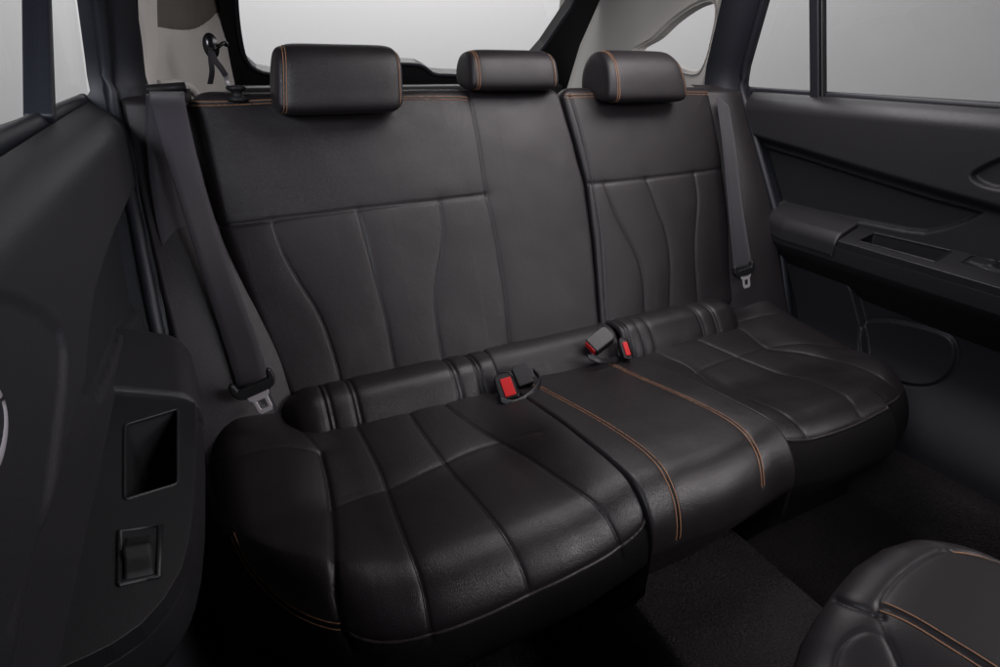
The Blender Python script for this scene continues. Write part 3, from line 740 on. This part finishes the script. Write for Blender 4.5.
ovl = catmull([YZ(*p, x=.735) for p in [(970, 176), (985, 165), (1010, 156), (1060, 150), (1090, 165), (1070, 190), (1020, 192), (985, 187)]], n=50, closed=True)
rear_ = [YZ(*p, x=.765) for p in [(740, 225), (800, 248), (836, 262), (848, 272), (855, 290), (862, 338), (868, 400), (760, 400)]]
RD = dict(rear=rear_, upper=[YZ(*p) for p in up_px], insert=[YZ(*p, x=.765) for p in ins_px], speaker=spk, oval=ovl)
dr = door(1, 'black door on the right with long armrest and round speaker cover below', 0, RD)
upl = [YZ(*p, x=-.75) for p in [(137, 178), (121, 210), (104, 248), (92, 279), (82, 310), (75, 350), (71, 400)]]
upl = upl+[(-.9, upl[-1][1]-.02), (-1.4, .7), (-1.4, 1.1), (.6, 1.1), (.6, upl[0][1])]
inl = [YZ(*p, x=-.765) for p in [(139, 184), (123, 213), (107, 250), (95, 280), (86, 310), (80, 350), (78, 390), (100, 400), (112, 372), (124, 335), (137, 316), (143, 295), (145, 240), (144, 205)]]
print('left', upl, inl)
dl = door(-1, 'left door, closest to the camera, with pocket and window switch in its armrest', 0, dict(upper=upl, insert=inl, oval_depth=.004, oval=[YZ(*p, x=-.735) for p in [(-60, 300), (0, 291), (22, 297), (45, 310), (62, 328), (68, 350), (67, 390), (60, 450), (50, 540), (20, 640), (-60, 640), (-160, 450)]]))
def ccw(o):
    o = np.array(o); a = np.sum(o[:, 0]*np.roll(o[:, 1], -1)-np.roll(o[:, 0], -1)*o[:, 1]); return o if a > 0 else o[::-1]
ZA = .553
def tilt(d, names):
    for o in d.children_recursive:
        if o.name.split('.')[0] in names:
            for v in o.data.vertices: v.co.z += .4*(abs(v.co.x)-.69)
def armrest(d, s_, edge, back_y, split_y, front_y, pocket, switch):
    """edge(y)->inner |x|; pad behind split, hard switch panel ahead of it"""
    # lower body
    ys = np.linspace(back_y, front_y, 70); inn = [(s_*edge(q), q) for q in ys]; out = [(s_*.80, q) for q in ys[::-1]]
    ol = ccw(resample(np.array(inn+out+[inn[0]]), step=.008)[:-1])
    b = pillow(ol, ZA-.014, ZA-.05, .004, cap=False); fixn(b.build('armrest', PLASTIC, d))
    # undercut going down and outward
    P = np.array([[(s_*(edge(q)+dx), q, z) for q in ys] for dx, z in ((0, ZA-.048), (.004, ZA-.06), (.02, ZA-.085), (.05, ZA-.13), (.09, ZA-.19))])
    Surf(P).orient(np.array([0, -.3, .2])).mesh('armrest_underside', PLASTIC_D, d)
    # soft pad
    m, n = 90, 60; P = np.zeros((m, n, 3)); yy = back_y+(split_y-back_y)*cosp(m, .9)
    for i, q in enumerate(yy):
        e = abs(edge(q))-.004; b = cosp(n, .9)
        for j, t in enumerate(b):
            x = e+(.80-e)*t; h = .010-roll(np.array(x-e), .022)-roll(np.array(back_y-q), .035)-roll(np.array(q-split_y), .008)*.8
            P[i, j] = (s_*x, q, ZA+float(max(h, -.036)))
    Surf(P).orient(np.array([0, -.3, 2.])).mesh('armrest_pad', SOFT, d, skirt=(0, 0, -.022))
    # switch panel with open pull pocket
    ys = np.linspace(split_y-.002, front_y, 50); inn = [(s_*edge(q), q, ZA) for q in ys]; out = [(s_*.80, q, ZA) for q in ys[::-1]]
    holes = []
    if pocket is not None: holes.append([(p[0], p[1], ZA) for p in pocket])
    o = slab([np.array(p) for p in inn+out], (0, 0, 1), .016, holes).build('switch_panel', PLASTIC, d, smooth=False); fixn(o); bevel(o, .003, 3, 40)
    if pocket is not None:
        pk = np.array([(p[0], p[1], ZA-.004) for p in pocket]); c = pk.mean(0)
        k = np.array([pk, (pk-c)*.97+c-np.array([0, 0, .02]), (pk-c)*.93+c-np.array([0, 0, .055]), (pk-c)*.02+c-np.array([0, 0, .056])])
        Surf(k)
        fixn(MB().grid(k, closed_j=True).build('pull_pocket', PLASTIC_D, d))
        MB().tube(np.vstack([pk, pk[:2]])+np.array([0, 0, .0042]), .0016, 8, caps=False).build('pocket_rim', PLASTIC, d)
    if switch is not None:
        sw = np.array([(p[0], p[1], ZA) for p in switch]); c = sw.mean(0)
        MB().tube(np.vstack([sw, sw[:2]])+np.array([0, 0, .0004]), .0022, 8, caps=False).build('switch_surround', PLASTIC, d)
        ax = sw[1]-sw[0]; ay = sw[3]-sw[0]
        m, n = 12, 24; P = np.zeros((m, n, 3))
        for i in range(m):
            for j in range(n):
                a, b_2 = i/(m-1), j/(n-1); h = .0035+.0045*math.exp(-((b_2-.52)/.10)**2)-.004*sm(b_2, .55, 1.)
                P[i, j] = sw[0]+ax*(.07+.86*a)+ay*(.06+.88*b_2)+np.array([0, 0, h-.006*(1 if i in (0, m-1) or j in (0, n-1) else 0)])
        fixn(MB().grid(P).build('window_switch', PLASTIC_D, d))
def Zp(u, v, s_=1): p = W(u, v, p0=(s_*.69, 0, ZA), n=(-s_*.4, 0, 1)); return (p[0], p[1])
# right armrest
er = [(.12, .775), (.09, .745), (.06, .715), (0, .700), (-.17, .697), (-.5, .690), (-.8, .69), (-1.0, .70)]
def edge_r(y): return float(np.interp(-y, [-q[0] for q in er], [q[1] for q in er]))
def rrect(p, n=6):
    """round the corners of a quad (2D)"""
    p = np.array(p, float); out = []
    for i in range(4):
        a, b, c = p[i-1], p[i], p[(i+1) % 4]; u = (a-b)/np.linalg.norm(a-b); w_ = (c-b)/np.linalg.norm(c-b); r = .005
        for q in np.linspace(0, 1, n): out.append(b+u*r*(1-q)**2+w_*r*q**2)
    return np.array(out)
pk_r = rrect([Zp(858, 241), Zp(874, 233), Zp(952, 251), Zp(935, 262)])
sw_r = [Zp(962, 262), Zp(972, 256), Zp(1020, 266), Zp(1012, 277)]
print('right pocket', pk_r[0], pk_r[-1])
armrest(dr, 1, edge_r, .10, -.155, -1.0, pk_r, [sw_r[0], sw_r[1], sw_r[2], sw_r[3]])
# left armrest: inner edge curves outwards at its front end
el = [Zp(*p, -1) for p in [(152, 331), (165, 332), (178, 337), (186, 348), (190, 365), (195, 400), (196, 440), (194, 500), (189, 540), (181, 570), (163, 600), (140, 625), (110, 645), (70, 664), (20, 684)]]
el = [(q[1], -q[0]) for q in el]; print('edge left', el)
def edge_l(y): return float(np.interp(-y, [-q[0] for q in el], [q[1] for q in el]))
pk_l = rrect([Zp(125, 425, -1), Zp(178, 409, -1), Zp(178, 484, -1), Zp(125, 500, -1)])
sw_l = [Zp(120, 585, -1), Zp(159, 577, -1), Zp(161, 526, -1), Zp(120, 532, -1)]
armrest(dl, -1, edge_l, el[0][0], -.29, el[-1][0], pk_l, [sw_l[0], sw_l[1], sw_l[2], sw_l[3]])
for d_ in (dr, dl): tilt(d_, ('armrest', 'armrest_underside', 'armrest_pad', 'switch_panel', 'pull_pocket', 'pocket_rim', 'switch_surround', 'window_switch'))
# window furniture per door
def quad_bar(d, a, b, w_, th, name, m, lean=None):
    a = np.array(a); b = np.array(b); t = (b-a)/np.linalg.norm(b-a); ex = np.cross(t, (1, 0, 0)); ex /= np.linalg.norm(ex)
    mb = MB().box((a+b)/2, ex*w_/2, np.cross(t, ex)*th/2, t*np.linalg.norm(b-a)/2); return bevel(mb.build(name, m, d, smooth=False), .004, 4)
# right
quad_bar(dr, W(818, 102, x=.79), W(817, -80, x=.765), .026, .03, 'division_bar', RUBBER)
quad_bar(dr, W(824, 102, x=.782), W(823, -80, x=.757), .006, .018, 'bar_edge', PLASTIC)
quad_bar(dr, W(729, 94, x=.79), W(767, -80, x=.76), .030, .035, 'window_frame', GLOSS)
slab([np.array((.80, -1.1, .80)), np.array((.80, .33, .80)), np.array((.74, .40, 1.35)), np.array((.74, -1.1, 1.35))], (-1, 0, 0), .004).build('window_pane', GLASS, dr, smooth=False)
# left
quad_bar(dl, W(40, 120, x=-.79), W(35, -80, x=-.775), .014, .030, 'division_bar', RUBBER)
quad_bar(dl, W(102, 100, x=-.785), W(80, -80, x=-.755), .03, .03, 'window_frame', RUBBER)
slab([np.array((-.80, -1.1, .80)), np.array((-.80, .33, .80)), np.array((-.74, .40, 1.35)), np.array((-.74, -1.1, 1.35))], (1, 0, 0), .004).build('window_pane', GLASS, dl, smooth=False)
# left inner door handle: bezel, dark cup and lever
MB().tube(catmull([W(-35, 350, x=-.745), W(-10, 367, x=-.745), W(12, 388, x=-.745), (W(24, 412, x=-.745)), W(24, 440, x=-.745), W(12, 475, x=-.745)], n=30), .004, 10, flat=1.2).build('handle_cup', PLASTIC_D, dl)
MB().tube(catmull([W(-24, 378, x=-.742), W(-14, 386, x=-.742), W(-4, 402, x=-.742), W(-1, 425, x=-.742), W(-6, 455, x=-.742), W(-22, 490, x=-.742)], n=30), .0036, 10, flat=1.3).build('handle', CHROME, dl)


# ================================================================== FRONT SEAT (corner at lower right)
fs = thing('front_seat', 'corner of a black leather front seat with orange stitching, at lower right', 'front seat', (.1, -.85, .2))
FZ = .47
FO = W(885, 603, z=FZ); ea = W(1000, 665, z=FZ)-FO; ea /= np.linalg.norm(ea); eb = np.array([-ea[1], ea[0], 0])
fo = [W(p[0]-4, p[1]-11, z=FZ-.004)-FO for p in [(797, 700), (803, 660), (815, 625), (838, 592), (862, 566), (888, 549), (915, 541), (950, 541), (1000, 555), (1040, 570)]]
fb = [p@eb for p in fo]; fa = [p@ea for p in fo]
k_ = np.argsort(fb); fb = np.array(fb)[k_]; fa = np.array(fa)[k_]
NB, NA = 220, 240; P = np.zeros((NB, NA, 3)); b0, b1 = fb[0], fb[-1]
for i, q in enumerate(cosp(NB, .8)):
    b = b0+(b1-b0)*q; a0 = float(np.interp(b, fb, fa)); t = cosp(NA, .5)
    for j, tt in enumerate(t):
        a = a0+(.42-a0)*tt; h = -.6*roll(np.array(a-a0), .045)-roll(np.array(b-b0), .05)-roll(np.array(b1-b), .05)
        h -= .028*sm(-b, -.002, .10)
        P[i, j] = FO+ea*a+eb*b+np.array([0, 0, float(max(h, -.11))])
F_ = Surf(P).orient()
f1 = F_.trace([(941, 548), (928, 554), (915, 562), (905, 570), (890, 584), (880, 600), (881, 615), (890, 640), (905, 680)])
f2 = F_.trace([(884, 603), (915, 620), (950, 642), (985, 664), (1005, 678)])
f3 = F_.trace([(955, 549), (978, 553), (1003, 562)])
f4 = F_.trace([(833, 597), (850, 604), (868, 608), (882, 613)])
F_.groove([f1], .0010, .0030, .0035, .014); F_.groove([F_.trace([(833, 672), (838, 650), (852, 635), (872, 629), (890, 640), (903, 668)])], .0014, .002, .0005, .01); F_.groove([f2, f3], .003, .003, .001, .01); F_.groove([f4], .003, .003, .003, .012)
F_.mesh('seat_cover', SEATL, fs, skirt=(0, 0, -.25))
stitches(F_, [f2], 'orange_stitching', THREAD, fs, (-.0055, .0055), .0062, .0046, .0008)
stitches(F_, [f3], 'orange_stitching', THREAD, fs, (0.,), .0052, .0042, .0008)

# ================================================================== FLOOR, BACKDROP
def struct(name, mb, m, smooth=False):
    o = mb.build(name, m, None, smooth=smooth); o["kind"] = 'structure'; return o
m_, n_ = 160, 120
xs = np.linspace(-.86, .86, m_); ys = np.linspace(-1.6, .0, n_); P = np.zeros((m_, n_, 3))
for i, x in enumerate(xs):
    for j, y_ in enumerate(ys):
        t = .145*(1-sm(abs(x), .135, .165)); z = .0+t+.12*sm(y_, -.22, -.10)+.004*noise.noise(Vector((x*9, y_*9, 0)))
        z += .10*sm(abs(x), .64, .70)
        P[i, j] = (x, y_, z)
struct('floor_carpet', MB().grid(P), CARPET, True)
mb = MB(); mb.box((0, .62, .42), (.86, 0, 0), (0, .55, 0), (0, 0, .02)); struct('cargo_floor', mb, CARPET)
q = [W(p[0], p[1], z=.11) for p in [(900, 420), (930, 440), (965, 459), (1010, 483)]]
MB().tube(catmull(q, n=30), .0022, 8).build('sill_strip', PLASTIC, body)
# curved studio backdrop
ang = np.linspace(math.radians(-40), math.radians(220), 90); P = np.array([[(5*math.cos(a), .3+4.7*math.sin(a), z) for z in np.linspace(-1.5, 6, 12)] for a in ang])
o = MB().grid(P, flip=True).build('backdrop', PAPER, None); o['kind'] = 'structure'
